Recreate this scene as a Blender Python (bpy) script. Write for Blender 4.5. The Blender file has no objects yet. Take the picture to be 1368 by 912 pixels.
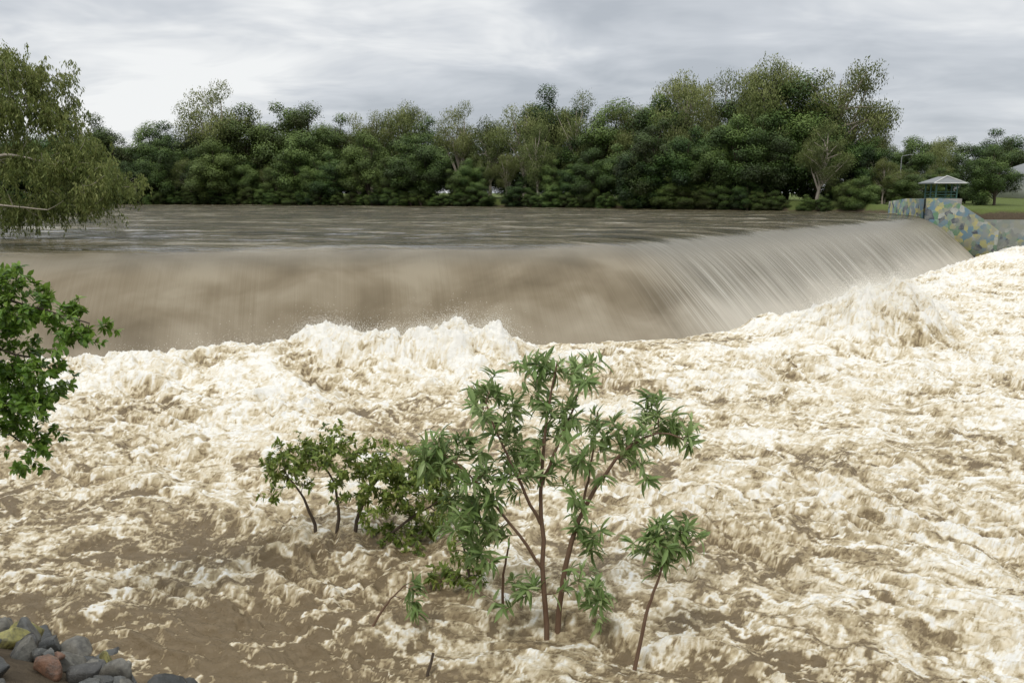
import bpy, math, numpy as np
from mathutils import Vector
rng=np.random.default_rng(7)
scene=bpy.context.scene
col=scene.collection
# ---------------------------------------------------------------- noise
def _h(ix,iy,seed):
    n=(ix.astype(np.int64)*374761393+iy.astype(np.int64)*668265263+seed*974634777)&0xffffffff
    n=((n^(n>>13))*1274126177)&0xffffffff
    n=n^(n>>16)
    return (n&0xffffff)/float(0x1000000)
def perlin(x,y,seed=0):
    x=np.asarray(x,float);y=np.asarray(y,float)
    ix=np.floor(x);iy=np.floor(y);fx=x-ix;fy=y-iy
    u=fx*fx*fx*(fx*(fx*6-15)+10);v=fy*fy*fy*(fy*(fy*6-15)+10)
    def g(a,b):
        t=_h(ix+a,iy+b,seed)*2*np.pi
        return np.cos(t)*(fx-a)+np.sin(t)*(fy-b)
    return 1.5*((g(0,0)*(1-u)+g(1,0)*u)*(1-v)+(g(0,1)*(1-u)+g(1,1)*u)*v)
def fbm(x,y,seed=0,o=4,g=.5):
    r=0;a=1;f=1
    for i in range(o):
        r=r+a*perlin(x*f,y*f,seed+i*17);a*=g;f*=2.03
    return r
def ridged(x,y,seed=0,o=4,g=.5):
    r=0;a=1;f=1;t=0
    for i in range(o):
        r=r+a*(1-np.abs(perlin(x*f,y*f,seed+i*17))*1.8);t+=a;a*=g;f*=2.07
    return r/t
def cells(x,y,seed):
    ix=np.floor(x);iy=np.floor(y);f1=np.full(x.shape,9.);f2=np.full(x.shape,9.)
    for a in(-1,0,1):
        for b in(-1,0,1):
            px=ix+a+_h(ix+a,iy+b,seed);py=iy+b+_h(ix+a,iy+b,seed+5);d=np.hypot(x-px,y-py)
            f2=np.minimum(f2,np.maximum(f1,d));f1=np.minimum(f1,d)
    return f2-f1
def sst(x,a,b):
    t=np.clip((x-a)/(b-a),0,1);return t*t*(3-2*t)
# ---------------------------------------------------------------- mesh helpers
def add_obj(name,me,mats=(),parent=None,smooth=False):
    for m in mats: me.materials.append(m)
    if smooth: me.polygons.foreach_set('use_smooth',np.ones(len(me.polygons),bool))
    o=bpy.data.objects.new(name,me);col.objects.link(o)
    if parent: o.parent=parent
    return o
def empty(name,loc=(0,0,0)):
    o=bpy.data.objects.new(name,None);o.location=loc;o.empty_display_size=.2;col.objects.link(o);return o
def np_mesh(name,V,F,attrs=None):
    V=np.asarray(V,float);F=np.asarray(F,np.int32);k=F.shape[1]
    me=bpy.data.meshes.new(name)
    me.vertices.add(len(V));me.vertices.foreach_set('co',V.ravel())
    me.loops.add(F.size);me.loops.foreach_set('vertex_index',F.ravel())
    me.polygons.add(len(F));me.polygons.foreach_set('loop_start',np.arange(0,F.size,k,dtype=np.int32))
    me.update(calc_edges=True)
    for n,a in (attrs or {}).items():
        at=me.attributes.new(n,'FLOAT','POINT');at.data.foreach_set('value',np.asarray(a,np.float32).ravel())
    return me
def grid_faces(nr,nc):
    i=np.arange(nr*nc).reshape(nr,nc)
    return np.stack([i[:-1,:-1],i[:-1,1:],i[1:,1:],i[1:,:-1]],-1).reshape(-1,4)
class Acc:
    def __init__(s): s.v=[];s.f=[];s.sh=[];s.n=0
    def add(s,V,F,sh):
        s.v.append(V);s.f.append(F+s.n);s.n+=len(V)
        s.sh.append(np.broadcast_to(sh,(len(V),)) if np.ndim(sh)==0 else sh)
    def mesh(s,name): return np_mesh(name,np.concatenate(s.v),np.concatenate(s.f),{'shade':np.concatenate(s.sh)})
def norm(a): return a/np.maximum(np.linalg.norm(a,axis=-1,keepdims=True),1e-9)
def tube(acc,pts,rad,sides=6,sh=.5):
    pts=np.asarray(pts,float);n=len(pts);rad=np.broadcast_to(rad,(n,))
    T=norm(np.gradient(pts,axis=0))
    ref=np.tile([[0,0,1.]],(n,1))
    if np.abs(T[:,2]).max()>.9: ref=np.tile([[1.,.13,0]],(n,1))
    A=norm(np.cross(T,ref));B=np.cross(T,A)
    a=np.linspace(0,2*np.pi,sides,endpoint=False)
    V=pts[:,None]+rad[:,None,None]*(np.cos(a)[None,:,None]*A[:,None]+np.sin(a)[None,:,None]*B[:,None])
    V=V.reshape(-1,3);F=[]
    for i in range(n-1):
        for j in range(sides):
            k=(j+1)%sides;F.append((i*sides+j,i*sides+k,(i+1)*sides+k,(i+1)*sides+j))
    acc.add(V,np.array(F),sh)
DIA=(np.array([[0,0,0],[.45,.5,.06],[1,0,-.08],[.5,-.5,.06]]),np.array([[0,1,2,3]]))
_s=[(0,.06,0),(.3,.42,.02),(.62,.45,-.03),(.86,.22,-.1),(1,.02,-.17)]
LV=[];LF=[]
for (a,w,c) in _s: LV+= [[a,-w,c+.05*w*2],[a,0,c-.01],[a,w,c+.05*w*2]]
for i in range(4):
    LF+=[(3*i,3*i+1,3*i+4,3*i+3),(3*i+1,3*i+2,3*i+5,3*i+4)]
LEAF=(np.array(LV),np.array(LF))
def blades(acc,P,D,N,L,W,sh,tm=DIA):
    D=norm(D);S=norm(np.cross(D,N));N2=np.cross(S,D)
    t,f=tm;k=len(t);n=len(P)
    V=P[:,None]+t[None,:,0:1]*(L[:,None,None]*D[:,None])+t[None,:,1:2]*(W[:,None,None]*S[:,None])+t[None,:,2:3]*(L[:,None,None]*N2[:,None])
    F=(f[None]+(np.arange(n)*k)[:,None,None]).reshape(-1,f.shape[1])
    acc.add(V.reshape(-1,3),F,np.repeat(sh,k))
def rdir(n): return norm(rng.normal(size=(n,3)))
# ---------------------------------------------------------------- material helpers
class NT:
    def __init__(s,name):
        s.m=bpy.data.materials.new(name);s.m.use_nodes=True;s.t=s.m.node_tree;s.n=s.t.nodes;s.l=s.t.links
        s.b=s.n['Principled BSDF'];s.out=s.n['Material Output']
    def new(s,t,**k):
        n=s.n.new(t)
        for a,b in k.items(): setattr(n,a,b)
        return n
    def link(s,a,b): s.l.new(a,b)
    def put(s,sock,v):
        if hasattr(v,'links'): s.l.new(v,sock)
        else: sock.default_value=v
    def math(s,op,a,b=0,c=None,clamp=False):
        n=s.new('ShaderNodeMath',operation=op,use_clamp=clamp);s.put(n.inputs[0],a);s.put(n.inputs[1],b)
        if c is not None:s.put(n.inputs[2],c)
        return n.outputs[0]
    def noise(s,vec,scale,detail=4,rough=.5,dist=0,col=False):
        n=s.new('ShaderNodeTexNoise');s.put(n.inputs['Vector'],vec);n.inputs['Scale'].default_value=scale
        n.inputs['Detail'].default_value=detail;n.inputs['Roughness'].default_value=rough;n.inputs['Distortion'].default_value=dist
        return n.outputs['Color' if col else 'Fac']
    def rng(s,v,a,b,c=0,d=1):
        n=s.new('ShaderNodeMapRange',interpolation_type='SMOOTHSTEP');s.put(n.inputs[0],v)
        for i,x in enumerate((a,b,c,d)): n.inputs[i+1].default_value=x
        return n.outputs[0]
    def ramp(s,f,st,interp='LINEAR'):
        n=s.new('ShaderNodeValToRGB');s.put(n.inputs[0],f);cr=n.color_ramp;cr.interpolation=interp
        while len(cr.elements)<len(st): cr.elements.new(.5)
        for e,(p,c) in zip(cr.elements,st):
            e.position=p;e.color=(*c,1) if len(c)==3 else c
        return n.outputs[0]
    def mix(s,f,a,b,mode='MIX'):
        n=s.new('ShaderNodeMix',data_type='RGBA',blend_type=mode);s.put(n.inputs[0],f)
        s.put(n.inputs[6],a if not isinstance(a,tuple) else (*a,1));s.put(n.inputs[7],b if not isinstance(b,tuple) else (*b,1))
        return n.outputs[2]
    def map(s,vec,scale=(1,1,1),rot=(0,0,0),loc=(0,0,0)):
        n=s.new('ShaderNodeMapping');s.put(n.inputs[0],vec);n.inputs['Scale'].default_value=scale;n.inputs['Rotation'].default_value=rot;n.inputs['Location'].default_value=loc
        return n.outputs[0]
    def obj(s): return s.new('ShaderNodeTexCoord').outputs['Object']
    def attr(s,n): return s.new('ShaderNodeAttribute',attribute_name=n).outputs['Fac']
    def bump(s,h,strength=.5,dist=.05,norm=None):
        n=s.new('ShaderNodeBump');s.put(n.inputs['Height'],h);s.put(n.inputs['Strength'],strength);n.inputs['Distance'].default_value=dist
        if norm: s.put(n.inputs['Normal'],norm)
        return n.outputs[0]
    def base(s,c,rough=.6,spec=.5,nrm=None):
        s.put(s.b.inputs['Base Color'],c if not isinstance(c,tuple) else (*c,1));s.put(s.b.inputs['Roughness'],rough)
        s.b.inputs['Specular IOR Level'].default_value=spec
        if nrm: s.put(s.b.inputs['Normal'],nrm)
        return s.m
def foliage_mat(name,dark,mid,light,trans=.25,rough=.55,hue=.0):
    t=NT(name);sh=t.attr('shade')
    if hue:
        oi=t.new('ShaderNodeObjectInfo').outputs['Random']
        sh=t.math('ADD',sh,t.math('MULTIPLY',t.math('SUBTRACT',oi,.5),.5*hue))
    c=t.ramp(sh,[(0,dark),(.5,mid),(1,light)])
    if hue:
        h2=t.math('FRACT',t.math('MULTIPLY',oi,7.31));c=t.mix(t.math('MULTIPLY',h2,.25),c,(.14,.12,.03))
    t.base(c,rough,.3)
    if trans>0:
        tr=t.new('ShaderNodeBsdfTranslucent');t.put(tr.inputs[0],t.mix(.5,c,light))
        mx=t.new('ShaderNodeMixShader');mx.inputs[0].default_value=trans
        t.link(t.b.outputs[0],mx.inputs[1]);t.link(tr.outputs[0],mx.inputs[2]);t.link(mx.outputs[0],t.out.inputs[0])
    return t.m
def bark_mat(name,c1,c2):
    t=NT(name);v=t.map(t.obj(),(1,1,.35));n=t.noise(v,14,3,.6)
    return t.base(t.mix(n,c1,c2),.85,.2,t.bump(n,.5,.02))
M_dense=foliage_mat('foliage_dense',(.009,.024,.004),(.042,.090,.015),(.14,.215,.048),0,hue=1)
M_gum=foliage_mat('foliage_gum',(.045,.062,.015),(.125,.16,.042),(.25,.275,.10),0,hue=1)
M_gumn=foliage_mat('foliage_near_gum',(.05,.075,.015),(.165,.205,.05),(.34,.36,.13),.35)
M_shrub=foliage_mat('foliage_shrub',(.06,.10,.025),(.19,.29,.085),(.42,.50,.23),.34,.4)
M_shrub2=foliage_mat('foliage_shrub_small',(.05,.085,.014),(.16,.225,.04),(.35,.39,.10),.34,.45)
M_bush=foliage_mat('foliage_bank_bush',(.035,.08,.008),(.105,.20,.022),(.26,.38,.07),.35,.35)
M_barkp=bark_mat('bark_pale',(.50,.45,.38),(.26,.21,.16))
M_barkd=bark_mat('bark_dark',(.06,.045,.032),(.13,.10,.075))
M_barks=bark_mat('bark_shrub',(.13,.07,.045),(.22,.15,.10))
# ---------------------------------------------------------------- crest path of the weir
ctrl=np.array([(-27,26.8),(-20,27.8),(-10,30),(-3,31.3),(2,32.3),(5.2,34),(8,37.2),(16,46.8),(26.5,59),(37,71),(39,73.3)],float)
def chaikin(p,k=3):
    for _ in range(k):
        q=np.empty((2*len(p)-2,2));q[0::2]=p[:-1]*.75+p[1:]*.25;q[1::2]=p[:-1]*.25+p[1:]*.75
        p=np.vstack([p[:1],q,p[-1:]])
    return p
cp=chaikin(ctrl)
seg=np.r_[0,np.cumsum(np.linalg.norm(np.diff(cp,axis=0),axis=1))]
S=np.arange(0,seg[-1],.2)
C=np.c_[np.interp(S,seg,cp[:,0]),np.interp(S,seg,cp[:,1])]
Tn=norm(np.gradient(C,axis=0));
for _ in range(12): Tn[1:-1]=(Tn[:-2]+Tn[1:-1]*2+Tn[2:])/4
Tn=norm(Tn);Nn=np.c_[Tn[:,1],-Tn[:,0]]
Cs=C[::3];Ss=S[::3]
def dist_crest(x,y):
    sh=x.shape;x=x.ravel();y=y.ravel();D=np.empty(len(x));A=np.empty(len(x))
    p0=Cs[:-1];dv=Cs[1:]-p0;L2=(dv**2).sum(1)
    for i in range(0,len(x),20000):
        a=x[i:i+20000,None];b=y[i:i+20000,None]
        t=np.clip(((a-p0[:,0])*dv[:,0]+(b-p0[:,1])*dv[:,1])/L2,0,1)
        dx=a-(p0[:,0]+t*dv[:,0]);dy=b-(p0[:,1]+t*dv[:,1]);d=dx*dx+dy*dy
        j=d.argmin(1);r=np.arange(len(j));cr=dv[j,0]*dy[r,j]-dv[j,1]*dx[r,j]
        D[i:i+20000]=-np.sign(cr)*np.sqrt(d[r,j]);A[i:i+20000]=Ss[j]+t[r,j]*.6
    return D.reshape(sh),A.reshape(sh)
def prof(D): return 3-.8*np.log1p(np.exp(np.clip((D+.3)/.8,-30,30)))
S_bend=S[np.argmin((C[:,0]-5.0)**2+(C[:,1]-34)**2)]
# ---------------------------------------------------------------- upstream river + fall
def water_sheet():
    tt=np.linspace(0,1,len(S))
    Fp=np.c_[-320+tt*372,205+(110-205)*tt]
    dist=np.r_[.15*np.arange(1,60),9*1.045**np.arange(1,80)]
    dl=norm(Fp-C);Lf=np.linalg.norm(Fp-C,axis=1)
    fr=dist/dist[-1];rows=[]
    for k in range(len(dist)):
        w=fr[k]**2
        rows.append(C+dl*(dist[k]*(1-w)+w*Lf)[:,None] if k<len(dist)-1 else Fp.copy())
    rows=rows[::-1]+[C]
    dd=np.arange(.12,5.0,.12)
    P=np.array(rows+[C+Nn*d for d in dd])
    D,A=dist_crest(P[...,0],P[...,1])
    for i,d in enumerate(dd):
        D[len(rows)+i]=d;A[len(rows)+i]=S
    z=prof(D)
    wing=sst(A,S_bend-1.5,S_bend+4)
    ripple=.018*perlin(A*1.1,D*.12,5)*sst(D,-1,1)+wing*.03*perlin(A*2.1,D*.15,6)*sst(D,-.5,1.5)
    big=(.06*fbm(P[...,0]*.22,P[...,1]*.45,9,4)+.05*perlin(P[...,0]*.5,P[...,1]*1.1,29))*sst(-D,1,6)
    return np.dstack([P,z+ripple+big]),D,A,wing,len(rows)
V,D,A,wing,nr=water_sheet()
def build_sheet(name,r0,r1,mat):
    v=V[r0:r1];n0,n1=v.shape[:2]
    me=np_mesh(name,v.reshape(-1,3),grid_faces(n0,n1),{'dcrest':D[r0:r1],'arc':A[r0:r1],'wing':wing[r0:r1]})
    uv=me.uv_layers.new(name='flow');li=np.empty(len(me.loops),np.int32);me.loops.foreach_get('vertex_index',li)
    U=np.c_[A[r0:r1].ravel(),D[r0:r1].ravel()][li];uv.data.foreach_set('uv',U.ravel().astype(np.float32))
    return add_obj(name,me,[mat],smooth=True)
def river_mat(name):
    t=NT(name);o=t.obj();d=t.attr('dcrest');w=t.attr('wing')
    uv=t.new('ShaderNodeUVMap',uv_map='flow').outputs[0]
    n3=t.noise(t.map(o,(.4,1.4,1)),.16,4,.62,1.5)
    face=t.rng(t.math('ADD',d,t.math('MULTIPLY',t.math('SUBTRACT',n3,.5),2.0)),-1.7,-.6)
    n1=t.noise(t.map(o,(.4,1.5,1)),.55,4,.65,.8);n2=t.noise(t.map(o,(1,2.6,1)),1.7,3,.65,0)
    rc=t.ramp(t.math('ADD',t.math('MULTIPLY',n1,.45),t.math('MULTIPLY',n3,.55)),[(.40,(.035,.031,.014)),(.49,(.08,.066,.031)),(.55,(.15,.125,.070)),(.61,(.32,.29,.215))])  # muddy browns, with dark and pale reflection streaks painted into the colour
    st=t.noise(t.map(uv,(8,.11,1)),1.0,4,.68,.1);st2=t.noise(t.map(uv,(28,.16,1)),1.0,2,.6)
    soft=t.noise(t.map(uv,(.35,.55,1)),1.0,3,.5,.4)
    s2=t.math('ADD',t.math('MULTIPLY',st,.5),t.math('MULTIPLY',st2,.5))
    lf=t.math('ADD',t.math('SUBTRACT',soft,t.math('MULTIPLY',t.rng(d,.5,3.5),.10)),t.math('MULTIPLY',t.math('SUBTRACT',s2,.5),.30))
    fcl=t.ramp(lf,[(.28,(.13,.10,.056)),(.46,(.195,.155,.096)),(.66,(.28,.236,.162))])
    fcr=t.ramp(s2,[(.38,(.11,.095,.06)),(.47,(.19,.165,.118)),(.54,(.30,.275,.215)),(.64,(.66,.63,.55))])
    fc=t.mix(w,fcl,fcr)
    foot=t.rng(t.math('ADD',d,t.math('MULTIPLY',soft,2.2)),2.5,4.9)
    fc=t.mix(t.math('MULTIPLY',foot,t.math('ADD',.2,t.math('MULTIPLY',w,.6))),fc,(.55,.50,.41))
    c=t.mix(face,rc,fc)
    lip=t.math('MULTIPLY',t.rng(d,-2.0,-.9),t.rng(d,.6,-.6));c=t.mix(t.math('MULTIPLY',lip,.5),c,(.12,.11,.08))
    hb=t.math('ADD',t.math('MULTIPLY',n1,1.3),t.math('MULTIPLY',n2,.35));hb=t.math('ADD',hb,t.math('MULTIPLY',n3,1.5))
    b1=t.bump(hb,t.math('MULTIPLY',t.math('SUBTRACT',1,face),1.0),.7)
    t.base(c,t.math('ADD',.10,t.math('MULTIPLY',face,.3)),.45,b1);t.b.inputs['IOR'].default_value=1.33
    return t.m
M_riv=river_mat('muddy_river')
cut=nr-30
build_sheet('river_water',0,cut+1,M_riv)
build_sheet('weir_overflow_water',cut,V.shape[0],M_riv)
t=NT('concrete');n=t.noise(t.obj(),3,5,.6);M_conc=t.base(t.mix(n,(.22,.21,.19),(.38,.36,.32)),.85,.3,t.bump(n,.3,.02))
wd=[(-.6,-2.8),(-.6,2.0),(.1,1.85),(.7,1.3),(3.2,-1.35),(4.2,-1.9),(4.2,-2.8)]
WP=np.array([np.c_[C+Nn*d,np.full(len(C),z)] for d,z in wd])
add_obj('concrete_weir',np_mesh('concrete_weir',WP.reshape(-1,3),grid_faces(len(wd),len(C))),[M_conc])
# ---------------------------------------------------------------- flood water below the weir
nr2,nc2=900,900
yr=4.6*(84/4.6)**(np.linspace(0,1,nr2))
xc=np.linspace(-1,1,nc2)
Y=np.repeat(yr[:,None],nc2,1);X=xc[None,:]*(Y*.78+1.6)+np.where(xc[None,:]>0,xc[None,:]*Y*.06,0)
def flood_height(X,Y):
    Dc,Ar=dist_crest(X,Y)
    wg=sst(Ar,S_bend,S_bend+8)
    wx=X+.8*fbm(X*.35,Y*.35,31,3);wy=Y+.8*fbm(X*.35,Y*.35,41,3)
    near=1-sst(Dc,4,17)
    calm=np.exp(-(((X-5.6)/4.8)**2+((Y-27.4)/3.2)**2))
    E=.40+.45*near
    base=-.95*np.exp(-((Dc-3.4)/1.5)**2)
    roll=(.20+.40*perlin(Ar*.21,Dc*.1,3)+.25*perlin(Ar*.6,Dc*.2,4))*(1-.9*calm)*(1-.6*wg)
    base+=np.clip(roll,.0,2)*np.exp(-((Dc-7-1.2*perlin(Ar*.16,0*Ar,8))/2.0)**2)
    qn=.22*fbm(X*.7,Y*.7,77,3)
    def hump(cx,cy,rx,ry,h,a=0):
        ca,sa=math.cos(a),math.sin(a);u=(X-cx)*ca+(Y-cy)*sa;v=-(X-cx)*sa+(Y-cy)*ca
        q=np.sqrt((u/rx)**2+(v/ry)**2)+qn;return h*np.exp(-np.abs(q)**2.2)
    H0=hump(-2.8,23.4,2.9,1.5,.58)+hump(-5.6,25.0,1.1,.9,.48)+hump(-11.5,23.2,2.6,1.4,.22)+hump(.4,24.0,1.8,1.,.18)
    H1=hump(12.3,27.4,2.4,1.8,1.25,.6)+hump(14.6,29.0,2.0,1.6,.85,.5)+hump(17.5,26.,2.0,1.2,.15)
    base+=H0+H1
    base+=.18*wg*sst(Ar,S_bend+24,S_bend+50)*(1-sst(Dc,4,26))
    E=E*(1-.7*calm)
    puff=np.clip(H1+1.2*H0+.7*np.clip(base,0,1)*near,0,1)
    ca,sa=math.cos(-.5),math.sin(-.5);fx=(wx*ca+wy*sa);fy=(-wx*sa+wy*ca)
    r0=ridged(fx*.15,fy*.27,10,2)-.6
    r1=ridged(fx*.34,fy*.6,11,3)-.6
    r2=ridged(fx*.9,fy*1.6,12,4)-.6
    b1=1-2*np.abs(perlin(wx*2.1,wy*2.6,13))
    b2=1-2*np.abs(perlin(wx*4.6+b1*.3,wy*5.4,14))
    b3=1-2*np.abs(perlin(wx*9.+b2*.3,wy*11,16))
    f=fbm(X*14,Y*16,15,3)
    lg=.5+.5*np.clip(fbm(X*.16,Y*.2,19,2)*1.6,-1,1)
    z=base+E*(1-.75*puff)*(.38*r0+.56*r1+.32*r2*(.4+lg)-.05*b1)+E*(.055*b2*lg-.03*b3+.018*f)
    pn=1.6*np.abs(perlin(X*.9,Y*.8,95))+1.0*np.abs(perlin(X*2.1,Y*2.0,96))+.65*np.abs(perlin(X*4.6,Y*4.6,97))+.4*np.abs(perlin(X*9.5,Y*9.5,98))
    z+=puff*.26*pn
    shore=sst(Y+ .35*X,4.5,9.5)
    z=np.where(Dc>2.4,z*(.35+.65*shore),-1.8)
    w2=X+.55*fbm(X*.9,Y*.9,51,5,.6);w3=Y+.55*fbm(X*.9,Y*.9,61,5,.6)
    g2=(w2*ca+w3*sa);g3=(-w2*sa+w3*ca)
    web=ridged(g2*.9,g3*1.9,71,6,.68)
    l1=1-sst(cells(g2*.95,g3*1.75,301),0,.15);l2=1-sst(cells(g2*2.3,g3*4.0,302),0,.22);l3=1-sst(cells(g2*5.6,g3*9.0,303),0,.32)
    a=fbm(g2*2.0,g3*3.4,88,6,.62)
    brk=.15+1.0*sst(a,-.25,.35)
    lace=(.36*l1+.30*l2+.22*l3)*brk
    patch=fbm(X*.26,Y*.42,81,3)
    fo=.35+.19*near+.75*(web-.62)+.30*patch+.40*r0*E+.50*r1*E+.30*r2+puff*(.13+.36*(pn-.55))+.26*a+lace+.06*f  # foam amount plus shading put into colour: crests paler, troughs darker tan
    fo=fo-.34*calm-.42*(1-sst(Y+.28*X,6.6,10.8))-.2*np.exp(-(((X+4.6)/1.9)**2+((Y-10.6)/.8)**2))
    fo+=.10*sst(X,2,9)+.11*sst(Y,12,20)
    z+=.014*lace*(1-puff)
    return z,fo,Dc
Z,Fo,Dc=flood_height(X,Y)
me=np_mesh('flood_water',np.dstack([X,Y,Z]).reshape(-1,3),grid_faces(nr2,nc2),{'foam_shade':Fo})
t=NT('foaming_flood_water');o=t.obj();fo=t.attr('foam_shade')
a=t.noise(t.map(o,(.8,1.2,1)),7,6,.72,.6)
rd=t.math('SUBTRACT',1,t.math('MULTIPLY',t.math('ABSOLUTE',t.math('SUBTRACT',a,.5)),8),clamp=True)
g=t.math('ADD',fo,t.math('MULTIPLY',t.math('SUBTRACT',a,.5),.95));g=t.math('ADD',g,t.math('MULTIPLY',t.math('SUBTRACT',rd,.4),.14))
c=t.ramp(g,[(.0,(.19,.14,.078)),(.18,(.33,.255,.145)),(.36,(.52,.43,.275)),(.54,(.69,.605,.445)),(.76,(.79,.735,.61)),(1,(.86,.835,.765))])
M_flood=t.base(c,t.rng(g,.0,.4,.2,.9),.22,t.bump(a,.75,.09))
add_obj('flood_water',me,[M_flood],smooth=True)
zr=Z.ravel();dr_=Dc.ravel();fr_=Fo.ravel()
sel=np.where((zr>.3)&(dr_>4.0)&(dr_<13)&(fr_>.3))[0]
wgt=np.clip(zr[sel]-.2,0,2)**1.8*(Y.ravel()[sel]**2);ns=90000;k=rng.choice(sel,ns,p=wgt/wgt.sum())
Pp=np.c_[X.ravel()[k],Y.ravel()[k],zr[k]]+rng.normal(size=(ns,3))*[.22,.22,.0]
Pp[:,2]+=rng.exponential(.13,ns)
ac=Acc();blades(ac,Pp,rdir(ns),rdir(ns),rng.uniform(.005,.026,ns),rng.uniform(.005,.02,ns),np.ones(ns),DIA)
t=NT('spray_droplets');add_obj('water_spray',ac.mesh('water_spray'),[t.base((.84,.81,.73),.5)])
# ---------------------------------------------------------------- terrain
poly=np.array([(400,2),(100,1),(30,2.5),(8,3.6),(3,4.6),(0,5.6),(-2.2,6.8),(-3.5,7.75),(-5.9,8.8),(-7.4,10.3),(-12.8,17),(-18.5,24.5),(-21,27.5),(-27,34),(-36,44),(-60,62),(-110,92),(-340,150),
 (-340,235),(-160,172),(-100,152),(-40,140),(0,120),(20,102),(36.5,88),(37.6,80),(37.8,74.6),(40.5,73.4),(44,72.8),(70,72.6),(120,73),(400,75)],float)
def sdf(x,y):
    d=np.full(x.shape,1e18);ins=np.zeros(x.shape,bool);n=len(poly)
    for i in range(n):
        a=poly[i];b=poly[(i+1)%n];e=b-a;w0=x-a[0];w1=y-a[1]
        tt=np.clip((w0*e[0]+w1*e[1])/(e@e),0,1);d=np.minimum(d,(w0-e[0]*tt)**2+(w1-e[1]*tt)**2)
        c1=(a[1]>y)!=(b[1]>y)
        with np.errstate(divide='ignore',invalid='ignore'): xi=(b[0]-a[0])*(y-a[1])/(b[1]-a[1])+a[0]
        ins^=c1&(x<xi)
    d=np.sqrt(d);return np.where(ins,-d,d)
def ground_z(x,y):
    x=np.asarray(x,float);y=np.asarray(y,float)
    d=sdf(x,y)+.3*perlin(x*.4,y*.4,91);wl=3*sst(y,17,27)-.15
    park=sst(x,37,40)*sst(y,60,70)
    top=np.where(y>45,4.1+.5*sst(d,10,60),3.45+.4*sst(d,5,60))-park*.5*(1-sst(d,2,40))
    sl=np.where(y>45,.45,.62)+park*.8
    out=np.minimum(wl+sl*np.maximum(d,0),top)+np.where(d>0,.10*perlin(x*.8,y*.8,93)*np.clip(d,0,1),0)
    return np.where(d>0,out,np.maximum(wl+3*d,-3))
ax=np.r_[-np.geomspace(70,4000,50)[::-1],np.arange(-69,70,.55),np.geomspace(70,4000,50)]
ay=np.r_[-np.geomspace(12,3000,40)[::-1],np.arange(-11,100,.55),np.geomspace(100.5,5000,90)]
GX,GY=np.meshgrid(ax,ay);GZ=ground_z(GX,GY)
t=NT('riverbank_ground');o=t.obj();n=t.noise(o,.5,4,.65);n2=t.noise(o,6,4,.7);sp=t.new('ShaderNodeSeparateXYZ');t.put(sp.inputs[0],o)
gr=t.mix(n2,(.06,.085,.02),(.15,.18,.06));di=t.mix(n2,(.045,.035,.025),(.13,.10,.065))
M_gr=t.base(t.mix(t.rng(t.math('ADD',sp.outputs[2],n),3.55,3.9),di,gr),.95,.1,t.bump(n2,.8,.05))
add_obj('ground',np_mesh('ground',np.dstack([GX,GY,GZ]).reshape(-1,3),grid_faces(len(ay),len(ax))),[M_gr],smooth=True)
# ---------------------------------------------------------------- riprap rocks
import bmesh
def ico(sub):
    bm=bmesh.new();bmesh.ops.create_icosphere(bm,subdivisions=sub,radius=1);v=np.array([x.co[:] for x in bm.verts]);f=np.array([[y.index for y in x.verts] for x in bm.faces]);bm.free();return v,f
iv,if_=ico(3)
def rock(acc,p,r,sd,sh):
    rg=np.random.default_rng(sd);v=iv.copy()
    for k in range(14):
        nrm=norm(rg.normal(size=3));h=rg.uniform(.40,.72);dd=v@nrm-h;v=np.where(dd[:,None]>0,v-dd[:,None]*nrm,v)
    v=v*rg.uniform(.7,1.4,3);v+=.02*perlin(v[:,0:1]*4+sd,v[:,1:2]*4+v[:,2:3]*3,sd)
    a=rg.uniform(0,6.28);R=np.array([[math.cos(a),-math.sin(a),0],[math.sin(a),math.cos(a),0],[0,0,1]])
    acc.add(v@R.T*r+p,if_,sh)
ac=Acc();cnt=0
while cnt<820:
    x=rng.uniform(-13,4);y=rng.uniform(1.5,18)
    d=float(sdf(np.array([x]),np.array([y]))[0])
    if -.28<d<2.6:
        r=rng.uniform(.08,.21);z=float(ground_z(x,y));rock(ac,np.array([x,y,z+r*.4]),r,cnt+5,rng.random());cnt+=1
t=NT('riprap_stone');n=t.noise(t.obj(),9,5,.7);n5=t.noise(t.obj(),45,3,.7)
c=t.ramp(t.attr('shade'),[(0,(.06,.063,.06)),(.38,(.12,.123,.115)),(.66,(.19,.18,.15)),(.84,(.19,.10,.06)),(.91,(.08,.078,.072)),(.975,(.36,.33,.11))],'CONSTANT')
c=t.mix(t.rng(n,.35,.7,0,.75),c,(.04,.038,.034));c=t.mix(t.rng(n5,.55,.75,0,.45),c,(.27,.26,.22))
add_obj('riprap_rocks',ac.mesh('riprap_rocks'),[t.base(c,.5,.4,t.bump(n5,.6,.01,t.bump(n,.6,.03)))])
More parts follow.
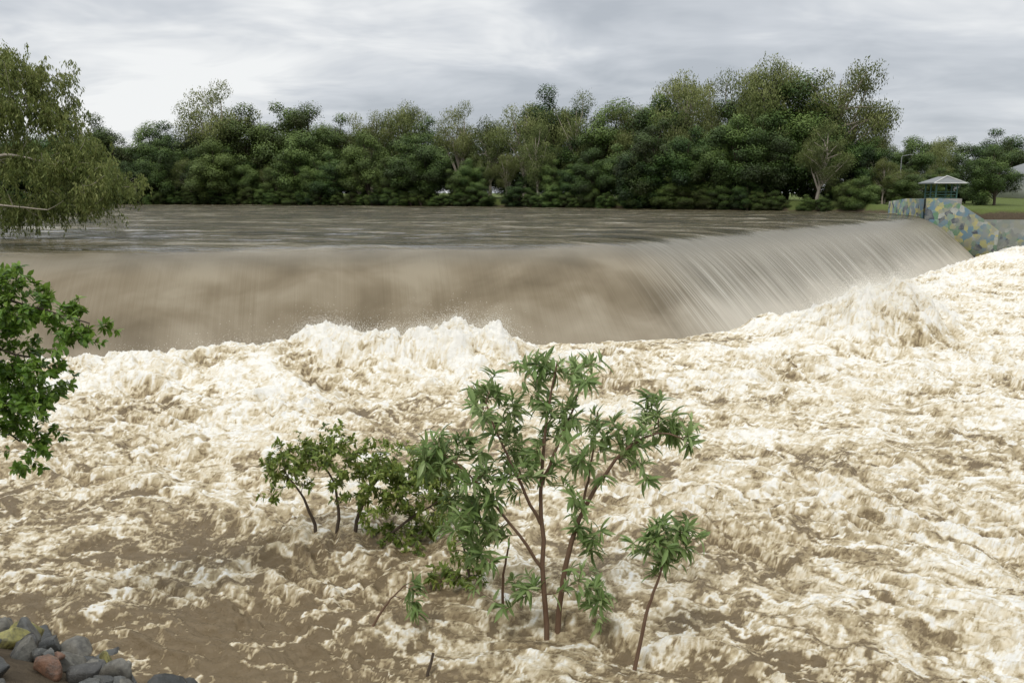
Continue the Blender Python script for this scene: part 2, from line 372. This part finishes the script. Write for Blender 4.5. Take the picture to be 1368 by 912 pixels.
# ---------------------------------------------------------------- distant trees
def crown_tree(name,H,kind,seed):
    global rng
    rng=np.random.default_rng(seed)
    lf=Acc();wd=Acc()
    gum=kind=='gum'
    nl=40 if gum else 52
    cz,rx,rz=(.62*H,.31*H,.36*H) if gum else (.50*H,.36*H,.46*H)
    cen=[];lean=rng.normal(0,.04,2)*H
    while len(cen)<nl:
        q=rng.uniform(-1,1,3);l=np.linalg.norm(q)
        if l>1 or l<(.35 if gum else .45): continue
        w=1.0 if q[2]>-.2 else (1.15 if not gum else .85)
        c=np.array([q[0]*rx*w+lean[0],q[1]*rx*w+lean[1],cz+q[2]*rz])
        if c[2]<(.24*H if gum else .04*H): continue
        cen.append(c)
    for c in cen:
        r=H*(rng.uniform(.05,.115) if gum else rng.uniform(.065,.14))
        n=int((640 if gum else 700)*(r/(.1*H))**2)
        dr=rdir(n);rad=rng.uniform(.35,1.15,n)**.6
        sq=np.array([1.1,1.1,.95 if gum else .78])
        p=c+dr*rad[:,None]*r*sq
        p+=dr*(r*.25*np.sin(dr[:,0:1]*9+c[0])*np.sin(dr[:,2:3]*8+dr[:,1:2]*7))
        if gum: p[:,2]-=np.abs(rng.normal(0,.3*r,n))
        nn=norm(dr*.9+rdir(n)*.6+[0,0,.5])
        dd=norm(np.cross(nn,rdir(n)))
        if gum: dd=norm(dd*.6+np.array([0,0,-1.]))
        lo=rng.uniform(-.26,.26)
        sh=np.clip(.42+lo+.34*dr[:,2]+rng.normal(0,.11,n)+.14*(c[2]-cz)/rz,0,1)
        L=rng.uniform(.15,.36,n)*(H/16);W=L*rng.uniform(.28,.5,n) if gum else L*rng.uniform(.5,.85,n)
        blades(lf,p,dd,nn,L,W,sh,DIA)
    tr=np.array([[0,0,-.5],[rng.normal(0,.1),0,.12*H],[lean[0]*.5,lean[1]*.5,.35*H],[lean[0],lean[1],.62*H],[lean[0],lean[1],.85*H]])
    tube(wd,tr,np.array([.026,.02,.015,.009,.003])*H,8)
    for c in cen[:30]:
        t0=rng.uniform(.2,.75) if not gum else rng.uniform(.3,.8)
        i=t0*(len(tr)-1);a=tr[int(i)]*(1-i%1)+tr[min(int(i)+1,4)]*(i%1)
        if a[2]>c[2]: a=tr[1]*.5+tr[2]*.5
        m=(a+c)/2+rng.normal(0,.02*H,3)+[0,0,.02*H]
        tube(wd,[a,m,c],np.array([.010,.006,.002])*H,5)
    nl_=len(np.concatenate(lf.f));al=Acc();al.add(np.concatenate(lf.v),np.concatenate(lf.f),np.concatenate(lf.sh));al.add(np.concatenate(wd.v),np.concatenate(wd.f),.5)
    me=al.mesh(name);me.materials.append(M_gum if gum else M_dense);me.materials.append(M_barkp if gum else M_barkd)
    mi=np.zeros(len(me.polygons),np.int32);mi[nl_:]=1;me.polygons.foreach_set('material_index',mi)
    return me
dense=[crown_tree('dense_tree_%d'%i,16,'dense',100+i) for i in range(5)]
gums=[crown_tree('gum_tree_mesh_%d'%i,16,'gum',200+i) for i in range(5)]
rng=np.random.default_rng(11)
mass=empty('riverbank_trees')
def place(me,x,y,h,parent,name,wid=1.,rot=None,z=None):
    o=bpy.data.objects.new(name,me);col.objects.link(o)
    o.location=(x,y,(float(ground_z(x,y)) if z is None else z));s=h/16.
    o.scale=(s*wid,s*wid,s);o.rotation_euler=(0,0,rng.uniform(0,6.28) if rot is None else rot)
    if parent:o.parent=parent
    return o
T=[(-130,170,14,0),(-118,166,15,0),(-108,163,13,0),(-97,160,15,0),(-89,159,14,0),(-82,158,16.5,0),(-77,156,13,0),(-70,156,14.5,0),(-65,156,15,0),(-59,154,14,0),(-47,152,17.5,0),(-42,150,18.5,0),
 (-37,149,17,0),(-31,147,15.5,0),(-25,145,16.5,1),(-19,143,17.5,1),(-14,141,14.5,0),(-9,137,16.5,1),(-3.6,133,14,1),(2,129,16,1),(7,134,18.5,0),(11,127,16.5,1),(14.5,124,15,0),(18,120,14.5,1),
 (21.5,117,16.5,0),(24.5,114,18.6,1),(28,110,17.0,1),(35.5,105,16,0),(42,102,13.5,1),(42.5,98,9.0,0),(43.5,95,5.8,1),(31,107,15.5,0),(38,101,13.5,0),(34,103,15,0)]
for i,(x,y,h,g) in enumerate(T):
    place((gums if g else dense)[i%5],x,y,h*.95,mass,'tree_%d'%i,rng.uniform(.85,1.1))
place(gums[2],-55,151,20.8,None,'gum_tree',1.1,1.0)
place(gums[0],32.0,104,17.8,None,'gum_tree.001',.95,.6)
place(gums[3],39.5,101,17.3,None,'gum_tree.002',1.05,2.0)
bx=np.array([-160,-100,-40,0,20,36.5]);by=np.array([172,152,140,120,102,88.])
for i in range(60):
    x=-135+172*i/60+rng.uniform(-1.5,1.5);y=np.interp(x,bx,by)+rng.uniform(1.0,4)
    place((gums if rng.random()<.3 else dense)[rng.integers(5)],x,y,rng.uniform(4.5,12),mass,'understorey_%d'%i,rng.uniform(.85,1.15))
for i in range(100):
    x=-140+180*i/100+rng.uniform(-.8,.8);y=np.interp(x,bx,by)+rng.uniform(-.5,1.2)
    place(dense[rng.integers(5)],x,y,rng.uniform(2.0,4.6),mass,'bank_growth_%d'%i,rng.uniform(1.0,1.5),z=2.6)
for i in range(40):
    x=-150+186*i/40;y=np.interp(x,bx,by)+rng.uniform(13,24)
    place(dense[rng.integers(5)],x,y,rng.uniform(8,12),mass,'backrow_%d'%i,1.35)
place(dense[1],51.3,86,6.3,None,'round_tree',1.0)
bs=empty('park_trees')
for (x,y,h,g) in [(58,128,9,1),(70,135,9.5,1),(80,130,9,0),(92,140,10,1),(57,118,8.5,0),(64,150,10,1),(84,122,9,0),(110,150,12,0),(100,120,10,1),(88,150,12,0),(76,140,10,0)]:
    place((gums if g else dense)[int(x)%5],x,y,h,bs,'park_tree_%d'%int(x),1.1)
place(dense[3],59.0,122,8.6,None,'conifer_tree',.5)
hg=empty('bank_shrubs')
for i in range(34):
    x=rng.uniform(38.5,54);y=rng.uniform(88,110)
    place((dense if i%3 else gums)[i%5],x,y,rng.uniform(2.0,4.2),hg,'shrub_%d'%i,1.3)
# ---------------------------------------------------------------- structures
def box(acc,c,s,rz=0,sh=.5):
    v=np.array([[x,y,z] for x in(-.5,.5) for y in(-.5,.5) for z in(-.5,.5)])*s
    a=math.cos(rz);b=math.sin(rz);v=v@np.array([[a,b,0],[-b,a,0],[0,0,1]])+c
    acc.add(v,np.array([(0,1,3,2),(4,6,7,5),(0,4,5,1),(2,3,7,6),(0,2,6,4),(1,5,7,3)]),sh)
def simple(name,c,r=.7):
    t=NT(name);n=t.noise(t.obj(),5,4,.6);t.base(t.mix(n,tuple(x*.8 for x in c),c),r,.4);return t.m
M_roof=simple('grey_roof',(.24,.25,.25));M_post=simple('green_posts',(.06,.13,.11));M_white=simple('white_paint',(.60,.60,.58));M_dark=simple('dark_glass',(.03,.035,.04),.2)
def mural(name,cover):
    t=NT(name);o=t.obj();w=t.noise(o,1.6,3,.6,0,True);vv=t.mix(.55,o,w,'ADD')
    vo=t.new('ShaderNodeTexVoronoi');t.put(vo.inputs['Vector'],vv);vo.inputs['Scale'].default_value=2.3
    sep=t.new('ShaderNodeSeparateColor');t.put(sep.inputs[0],vo.outputs['Color'])
    c=t.ramp(sep.outputs[0],[(0,(.11,.18,.22)),(.2,(.30,.29,.13)),(.36,(.10,.19,.11)),(.5,(.32,.33,.29)),(.66,(.05,.06,.08)),(.78,(.37,.33,.12)),(.88,(.17,.25,.19))],'CONSTANT')
    n=t.noise(o,1.3,5,.7)
    return t.base(t.mix(t.rng(n,.5-cover,.75-cover,0,.85),c,(.20,.205,.18)),.8,.3)
M_mur=mural('painted_mural',.11);M_mur2=mural('faded_mural_concrete',.22)
def wall_profile(name,path,top,bot,th,mat):
    path=np.array(path,float);tg=norm(np.gradient(path,axis=0));nn=np.c_[-tg[:,1],tg[:,0]]*th/2
    V=[];n=len(path)
    for i in range(n):
        for (s,z) in((-1,bot[i]),(-1,top[i]),(1,top[i]),(1,bot[i])): V.append((*(path[i]+s*nn[i]),z))
    F=[]
    for i in range(n-1):
        for j in range(4):
            k=(j+1)%4;F.append((i*4+j,i*4+k,(i+1)*4+k,(i+1)*4+j))
    F+= [(0,1,2,3),(4*n-1,4*n-2,4*n-3,4*n-4)]
    return add_obj(name,np_mesh(name,V,F),[mat])
wall_profile('mural_abutment_wall',[(37.2,72.6),(38.2,72.0),(39.2,71.4),(40.3,70.7),(41.2,70.1),(42.2,69.7)],[4.55,4.55,4.3,3.4,2.7,1.8],[-1]*6,.45,M_mur)
wall_profile('mural_low_wall',[(41.3,70.9),(46,70.6),(60,70.5),(95,70.7)],[2.7,2.7,2.68,2.68],[-1]*4,.4,M_mur2)
wall_profile('mural_side_wall',[(37.35,72.9),(37.3,76),(37.5,80)],[4.5,4.5,4.2],[-1]*3,.4,M_mur)
sh=empty('lookout_shelter',(0,0,0))
sx,sy,z0=39.7,75.0,4.5
a=Acc();box(a,(sx,sy,z0-.9),(2.6,2.6,1.8));add_obj('deck',a.mesh('deck'),[M_conc],sh)
a=Acc()
for dx in(-.95,.95):
    for dy in(-.95,0,.95): tube(a,[(sx+dx,sy+dy,z0),(sx+dx,sy+dy,z0+1.35)],.07,8)
for z in(.3,.55,.8):
    for dy in(-.95,.95): tube(a,[(sx-.95,sy+dy,z0+z-.2),(sx+.95,sy+dy,z0+z-.2)],.035,6)
    for dx in(-.95,.95): tube(a,[(sx+dx,sy-.95,z0+z-.2),(sx+dx,sy+.95,z0+z-.2)],.035,6)
add_obj('posts_and_rails',a.mesh('posts'),[M_post],sh)
def gable(cx,cy,z,wx,wy,h):
    V=[(cx-wx,cy-wy,z),(cx+wx,cy-wy,z),(cx+wx,cy+wy,z),(cx-wx,cy+wy,z),(cx,cy-wy*.55,z+h),(cx,cy+wy*.55,z+h),
      (cx-wx,cy-wy,z+.09),(cx+wx,cy-wy,z+.09),(cx+wx,cy+wy,z+.09),(cx-wx,cy+wy,z+.09)]
    F=[(0,3,2,1),(0,1,7,6),(1,2,8,7),(2,3,9,8),(3,0,6,9),(7,8,5,4),(9,6,4,5),(6,7,4),(8,9,5)]
    me=bpy.data.meshes.new('roof');me.from_pydata(V,[],F);return me
add_obj('roof',gable(sx,sy,z0+1.35,1.45,1.45,.65),[M_roof],sh)
a=Acc();tube(a,[(sx-1.47,sy-1.48,z0+1.4),(sx,sy-.82,z0+2.05)],.05,6);tube(a,[(sx+1.47,sy-1.48,z0+1.4),(sx,sy-.82,z0+2.05)],.05,6);tube(a,[(sx-1.5,sy-1.51,z0+1.39),(sx+1.5,sy-1.51,z0+1.39)],.05,6)
add_obj('barge_boards',a.mesh('bb'),[M_white],sh)
hs=empty('weatherboard_house')
hx,hy=74,110;hz=float(ground_z(hx,hy))
a=Acc();box(a,(hx,hy,hz+1.5),(13,8,3.2));add_obj('walls',a.mesh('walls'),[M_white],hs)
V_=[(hx-7,hy-4.6,hz+3.1),(hx+7,hy-4.6,hz+3.1),(hx+7,hy+4.6,hz+3.1),(hx-7,hy+4.6,hz+3.1),(hx-4,hy,hz+4.9),(hx+4,hy,hz+4.9)]
me=bpy.data.meshes.new('house_roof');me.from_pydata(V_,[],[(0,1,5,4),(1,2,5),(2,3,4,5),(3,0,4),(0,3,2,1)]);add_obj('house_roof',me,[M_roof],hs)
a=Acc()
for wx in(-5,-2.4,2.4,5): box(a,(hx+wx,hy-4.0,hz+1.8),(1.3,.1,1.2))
box(a,(hx,hy-4.0,hz+1.1),(1,.12,2.1));add_obj('windows_and_door',a.mesh('win'),[M_dark],hs)
lp=empty('street_lamp');a=Acc();lx,ly=52.5,110;lz=float(ground_z(lx,ly))
tube(a,[(lx,ly,lz),(lx,ly,lz+5.6),(lx+.1,ly,lz+5.8),(lx+1,ly,lz+5.95)],[.09,.06,.05,.05],8);add_obj('pole',a.mesh('pole'),[M_roof],lp)
a=Acc();box(a,(lx+1.2,ly,lz+5.95),(.6,.25,.12));add_obj('lamp_head',a.mesh('lh'),[M_roof],lp)
# ---------------------------------------------------------------- near plants
class Plant:
    def __init__(s,seed): s.w=Acc();s.l=Acc();s.nodes=[];s.r=np.random.default_rng(seed)
    def stem(s,pts,r0,r1,n=14):
        pts=np.array(pts,float);t=np.linspace(0,1,len(pts));tt=np.linspace(0,1,n)
        q=np.c_[[np.interp(tt,t,pts[:,k]) for k in range(3)]].T
        for _ in range(2): q[1:-1]=(q[:-2]+2*q[1:-1]+q[2:])/4
        q[1:-1]+=s.r.normal(0,.006,(n-2,3))
        tube(s.w,q,np.linspace(r0,r1,n),8);s.nodes+= [(p,r0+(r1-r0)*a) for p,a in zip(q[2:],tt[2:])]
    def reach(s,tips,rt=.003,up=.35,jit=.02,maxr=.012):
        out=[]
        for tp in sorted([tuple(x) for x in tips],key=lambda p:min(np.linalg.norm(np.array(p)-n[0]) for n in s.nodes)):
            tp=np.array(tp);N=np.array([n[0] for n in s.nodes]);d=np.linalg.norm(N-tp,axis=1)+np.maximum(N[:,2]-tp[2],0)*.9
            j=d.argmin();a,ra=s.nodes[j];L=np.linalg.norm(tp-a);m=a*.5+tp*.5+np.array([0,0,-up*.25*L])+s.r.normal(0,jit,3)
            tt=np.linspace(0,1,6)[:,None];q=(1-tt)**2*a+2*tt*(1-tt)*m+tt**2*tp
            r0=min(ra*.75,maxr,.004+L*.012);tube(s.w,q,np.linspace(r0,rt,6),5)
            s.nodes+=[(q[k],r0+(rt-r0)*k/5) for k in(2,3,4)]
            out.append((tp,norm(q[-1]-q[-2]),q))
        return out
    def whorls(s,tips,n,L,W,spread=1.0,droop=.15,tm=LEAF,back=.4):
        P=[];Dd=[];Nn_=[];Ls=[];Sh=[]
        for tp,dr,q in tips:
            k=s.r.integers(n[0],n[1]+1);lo=s.r.normal(0,.12)
            for i in range(k):
                rd=norm(s.r.normal(size=3));rd=norm(rd-dr*(rd@dr));b=s.r.uniform(.15,1.1)
                d=norm(dr*b+rd*spread+[0,0,-droop*s.r.uniform(0,2)])
                if i<k*(1-back): pos=q[-1]
                else:
                    u=s.r.uniform(2,5);pos=q[int(u)]*(1-u%1)+q[min(int(u)+1,5)]*(u%1)
                P.append(pos+s.r.normal(0,.008,3));Dd.append(d);Nn_.append(norm(np.array([0,0,1.])*.8+dr*.5+s.r.normal(0,.35,3)))
                Ls.append(s.r.uniform(*L)*(1 if b<.8 else .75));Sh.append(np.clip(.5+lo+s.r.normal(0,.2),0,1))
        Ls=np.array(Ls);blades(s.l,np.array(P),np.array(Dd),np.array(Nn_),Ls,Ls*s.r.uniform(W[0],W[1],len(Ls)),np.array(Sh),tm)
    def finish(s,name,lm,wm,loc=(0,0,0)):
        e=empty(name,loc)
        add_obj(name+'_branches',s.w.mesh(name+'_w'),[wm],e,True)
        if s.l.n:add_obj(name+'_leaves',s.l.mesh(name+'_l'),[lm],e)
        return e
def clusters(r,cl,dep,sc,mul=1.):
    o=[]
    for x,z,rx,rz,c in cl:
        for _ in range(int(c*mul)):
            q=r.normal(0,.55,3);o.append(np.array([(x+q[0]*rx)*sc[0],q[1]*dep,(z+q[2]*rz)*sc[1]]))
    return o
def pth(l,dep=0): return [(x*sc[0],d,z*sc[1]) for x,z,d in l]
sc=(.0084,.0088)
p=Plant(3)
p.stem(pth([(2,-40,0),(-3,85,0),(-8,165,.02),(-8,245,0),(5,325,-.05),(12,365,-.05)]),.034,.008)
p.stem(pth([(16,-40,.1),(27,105,.1),(48,165,.05),(70,205,0),(100,255,-.1),(140,285,-.15),(172,272,-.2)]),.036,.007)
p.stem(pth([(-8,150,0),(-30,195,-.1),(-50,245,-.15),(-70,285,-.2),(-80,318,-.2)]),.02,.007)
p.stem(pth([(-8,200,0),(15,255,.1),(40,305,.2),(46,350,.2)]),.02,.007)
p.stem(pth([(-3,85,0),(-40,145,-.1),(-80,195,-.1),(-120,235,-.05),(-145,245,0)]),.02,.007)
p.stem(pth([(48,165,.05),(62,225,.2),(70,290,.25)]),.018,.007)
p.stem(pth([(-60,-30,.5),(-58,60,.5),(-50,100,.45)]),.02,.010)
cl=[(-14,350,24,16,10),(46,355,22,16,10),(-80,318,28,18,12),(-62,280,30,22,11),(16,288,30,28,11),(-140,245,34,26,18),(-160,232,20,18,8),(-95,190,42,38,22),(-30,245,34,34,11),(40,215,36,36,13),
    (-75,130,42,28,18),(60,130,18,32,8),(122,268,26,20,10),(172,275,20,18,11),(142,305,14,12,5),(118,232,20,16,5),(62,55,28,16,12),(75,270,22,24,8),(-40,65,36,16,9),(-105,165,36,26,14),(-15,310,26,20,7),(-60,215,32,30,11)]
tips=p.reach(clusters(p.r,cl,.34,sc,1.25),.003,.5,.03)
p.whorls(tips,(10,15),(.13,.22),(.19,.27),1.0,.12,back=.5)
p.finish('flooded_shrub',M_shrub,M_barks,(.39,8.5,0))
sc=(.0108,.0114)
p=Plant(5)
p.stem(pth([(-24,-25,0),(-28,20,0),(-40,60,-.1),(-60,95,-.2)]),.034,.009)
p.stem(pth([(-4,-25,.1),(5,25,.1),(0,70,.1),(-20,110,0)]),.032,.009)
p.stem(pth([(22,-25,0),(30,25,0),(50,65,.1),(80,95,.1)]),.036,.009)
p.stem(pth([(40,-30,-.1),(70,5,-.2),(110,35,-.2),(150,55,-.1)]),.032,.009)
p.stem(pth([(0,0,.1),(40,-5,-.1),(95,-15,-.3),(130,-25,-.3)]),.02,.008)
cl=[(-55,105,30,18,28),(-15,116,34,18,28),(45,100,40,26,44),(95,92,40,34,52),(30,70,44,20,26),(-64,80,24,18,16),(80,45,44,26,46),(118,8,34,24,40),(146,65,22,36,38),(-5,128,24,16,10),(75,5,30,12,14),(120,80,26,26,30),(-80,98,12,14,7),(20,140,10,12,3),(105,-18,30,10,14)]
tips=p.reach(clusters(p.r,cl,.5,sc,1.25),.003,.3,.03)
p.whorls(tips,(15,21),(.065,.115),(.36,.48),1.1,.2,back=.6)
p.finish('small_leaved_shrub',M_shrub2,M_barkd,(-2.62,11.1,0))
p=Plant(8)
sc=(.0092,.0096)
p.stem(pth([(10,-10,0),(0,40,0),(-8,80,0),(-25,110,0)]),.018,.006)
tips=p.reach(clusters(p.r,[(0,70,26,30,16),(-18,25,24,20,14),(15,10,20,14,10),(-20,100,18,14,8),(-45,10,16,10,8)],.25,sc),.003,-.2,.02)
p.whorls(tips,(9,13),(.08,.14),(.28,.38),1.,.4,back=.6);p.finish('trailing_shrub',M_shrub2,M_barkd,(-.6,9.6,0))
sc=(.0080,.0086);p=Plant(9)
p.stem(pth([(-6,-40,0),(8,50,0),(18,85,0),(30,120,0),(36,150,0)]),.026,.007)
tips=p.reach(clusters(p.r,[(30,170,24,16,11),(52,145,26,20,10),(12,145,20,22,8),(62,172,18,10,7),(36,118,22,10,4)],.2,sc),.003,.5,.02)
p.whorls(tips,(8,12),(.13,.21),(.20,.27),1.,.15,back=.5);p.finish('flooded_sapling',M_shrub,M_barks,(1.37,7.95,0))
p=Plant(10);p.stem(pth([(-8,-20,0),(15,20,0),(35,45,0),(55,62,0)]),.018,.007)
tips=p.reach(clusters(p.r,[(62,62,9,12,5),(64,40,9,14,6)],.08,sc),.003,.2,.01)
p.whorls(tips,(6,8),(.14,.2),(.18,.24),.8,.7);p.finish('bent_sapling',M_shrub,M_barks,(-1.65,8.5,0.05))
p=Plant(12);p.stem([(0,0,-.3),(.03,0,.0),(.10,.05,.24)],.022,.014,6);p.finish('drift_stick',M_shrub,M_barkd,(-.93,7.6,0))
sc=(.0077,.0075);p=Plant(14)
p.stem([(-1.5,-.5,-1.2),(-1.3,-.3,.6),(-1.0,0,1.5),(-.5,0,2.1)],.06,.015,18)
p.stem([(-1.3,-.3,.5),(-.8,0,1.1),(-.3,0,1.2),(.3,0,1.05)],.035,.01)
p.stem([(-1.3,-.3,.2),(-.8,0,.6),(-.3,0,.5),(.1,0,.15)],.03,.008)
p.stem([(-1.0,0,1.5),(-.4,0,1.75),(.3,0,1.6),(.95,0,1.4)],.025,.007)
cl=[(20,235,34,24,46),(62,200,38,20,36),(115,172,24,12,20),(10,185,34,26,44),(12,130,38,30,48),(60,90,26,20,28),(66,130,20,14,12),(12,55,32,30,42),(44,12,14,22,16),(20,90,40,24,30),(-60,200,60,50,44),(-60,100,60,60,46),(-100,240,50,30,20),(88,200,18,12,8)]
tips=p.reach(clusters(p.r,cl,.4,sc),.0025,.2,.03)
p.whorls(tips,(16,22),(.055,.10),(.42,.55),1.1,.35,back=.6);p.finish('bank_bush',M_bush,M_barkd,(-5.25,8.0,2.3))
# ---------------------------------------------------------------- weeping gum at the left edge
p=Plant(21)
p.stem([(0,0,-.6),(.4,-.2,2),(.9,-.3,4),(1.2,-.2,5.8),(1.6,0,7.4)],.26,.05,20)
p.stem([(.4,-.2,1.6),(1.8,-.6,3.0),(3.6,-.8,3.6),(5.8,-1,3.1)],.12,.03,18)
p.stem([(.9,-.3,3.6),(2.2,-.4,4.9),(3.6,-.4,5.6),(4.6,-.3,5.7)],.10,.025,18)
p.stem([(1.2,-.2,5.6),(2.4,.1,6.8),(3.2,.2,7.5)],.07,.02,14)
p.stem([(.9,-.3,3),(-1.4,.3,4.5),(-3,.5,6)],.12,.03,14)
p.stem([(.4,-.2,1.2),(1.8,-1,1.6),(3.4,-1.4,1.4),(5.6,-1.6,1.2)],.08,.02,14)
tp=[]
for (x,z,rx,rz,c) in [(2.8,7.5,1.1,.5,44),(4.2,6.7,1.2,.6,50),(2.2,6.4,1.2,.9,44),(5.0,5.4,1.0,.8,48),(3.4,5.2,1.5,.8,54),(6.4,3.5,1.1,.8,50),(4.4,3.3,1.4,.7,48),(2.4,3.6,1.2,1,36),(6.4,1.7,1.3,.5,36),(4.2,1.4,1.3,.5,34),(2.6,1.0,1.2,.5,22),(-1.5,6,2,1.3,30),(-2.5,4,2,1.3,24),(7.6,2.4,.6,.6,28),(0,7.2,1.5,.8,20)]:
    for _ in range(c):
        q=p.r.normal(0,.6,3);tp.append(np.array([x+q[0]*rx,q[1]*1.6,max(z+q[2]*rz,.3)]))
tips=p.reach(tp,.006,-.1,.12,.04)
P_=[];D_=[];N_=[];L_=[];S_=[]
for a,dr,q in tips:
    lo=p.r.normal(0,.2)
    for k in range(6):
        st=a+p.r.normal(0,.2,3);ln=p.r.uniform(.3,.8);dx=p.r.normal(0,.12,2)
        n=16;tt=p.r.uniform(0,1,n)
        pts=st+np.c_[dx[0]*tt+.1*np.sin(tt*3),dx[1]*tt,-ln*tt+.2*np.sin(tt*3.1)]+p.r.normal(0,.045,(n,3))
        pts[:,2]=np.maximum(pts[:,2],.0)
        P_.append(pts);D_.append(norm(np.c_[p.r.normal(0,.5,(n,2)),-np.ones(n)]));N_.append(norm(p.r.normal(size=(n,3))));L_.append(p.r.uniform(.11,.24,n));S_.append(np.clip(.5+lo+p.r.normal(0,.2,n)+.2*(1-tt)-.1,0,1))
L_=np.concatenate(L_);blades(p.l,np.concatenate(P_),np.concatenate(D_),np.concatenate(N_),L_,L_*.28,np.concatenate(S_),DIA)
p.finish('weeping_gum_tree',M_gumn,M_barkp,(-25.4,36.0,3.1))
# ---------------------------------------------------------------- sky, sun, camera
w=bpy.data.worlds.new('World');scene.world=w;w.use_nodes=True;nt=w.node_tree;N=nt.nodes;L=nt.links
bg=N['Background']
el,rot=math.radians(55),math.radians(205)
sky=N.new('ShaderNodeTexSky');sky.sky_type='NISHITA';sky.sun_disc=False;sky.sun_elevation=el;sky.sun_rotation=rot
tc=N.new('ShaderNodeTexCoord');sx_=N.new('ShaderNodeSeparateXYZ');L.new(tc.outputs['Generated'],sx_.inputs[0])
def M(op,a,b=0,clamp=False):
    n=N.new('ShaderNodeMath');n.operation=op;n.use_clamp=clamp
    for i,v in enumerate((a,b)):
        if hasattr(v,'links'): L.new(v,n.inputs[i])
        else: n.inputs[i].default_value=v
    return n.outputs[0]
zc=M('ADD',M('MAXIMUM',sx_.outputs[2],0),.20)
cv=N.new('ShaderNodeCombineXYZ');L.new(M('DIVIDE',sx_.outputs[0],zc),cv.inputs[0]);L.new(M('DIVIDE',sx_.outputs[1],zc),cv.inputs[1])
def noise(scale,det,ro,di,loc):
    mp=N.new('ShaderNodeMapping');L.new(cv.outputs[0],mp.inputs[0]);mp.inputs['Location'].default_value=loc;mp.inputs['Scale'].default_value=(.8,1.15,1)
    n=N.new('ShaderNodeTexNoise');L.new(mp.outputs[0],n.inputs['Vector']);n.inputs['Scale'].default_value=scale;n.inputs['Detail'].default_value=det;n.inputs['Roughness'].default_value=ro;n.inputs['Distortion'].default_value=di;return n.outputs['Fac']
n1=noise(.62,4,.52,.4,(3.6,1.7,0));n2=noise(2.4,4,.6,.4,(1,5,0))
f=M('ADD',M('MULTIPLY',n1,.68),M('MULTIPLY',n2,.32))
cr=N.new('ShaderNodeValToRGB');L.new(f,cr.inputs[0]);e=cr.color_ramp.elements
e[0].position=.40;e[0].color=(.48,.515,.56,1);e[1].position=.60;e[1].color=(.92,.93,.93,1)
m_=cr.color_ramp.elements.new(.50);m_.color=(.64,.67,.71,1)
br=M('ADD',1.0,M('MULTIPLY',M('MAXIMUM',M('SUBTRACT',sx_.outputs[2],.25),0),1.5))
mul=N.new('ShaderNodeVectorMath');mul.operation='SCALE';L.new(cr.outputs[0],mul.inputs[0]);L.new(br,mul.inputs['Scale'])
c10=N.new('ShaderNodeVectorMath');c10.operation='SCALE';L.new(mul.outputs[0],c10.inputs[0]);c10.inputs['Scale'].default_value=10
mx=N.new('ShaderNodeMix');mx.data_type='RGBA';mx.inputs[0].default_value=.94;L.new(sky.outputs[0],mx.inputs[6]);L.new(c10.outputs[0],mx.inputs[7])
L.new(mx.outputs[2],bg.inputs[0]);bg.inputs[1].default_value=.1
sd=bpy.data.lights.new('sun','SUN');sd.energy=1.4;sd.angle=math.radians(14);sd.color=(1,.95,.87)
so=bpy.data.objects.new('sun',sd);col.objects.link(so)
dv=Vector((math.sin(rot)*math.cos(el),math.cos(rot)*math.cos(el),math.sin(el)))
so.rotation_euler=dv.to_track_quat('Z','Y').to_euler()
cam=bpy.data.cameras.new('camera');cam.lens=28;cam.sensor_width=36;cam.clip_end=9000;cam.clip_start=.1
co=bpy.data.objects.new('camera',cam);col.objects.link(co);co.location=(0,0,5);co.rotation_euler=(math.radians(90-10.54),0,0);scene.camera=co
scene.view_settings.view_transform='Standard';scene.view_settings.look='None';scene.view_settings.exposure=0
print('verts',sum(len(m.vertices) for m in bpy.data.meshes))
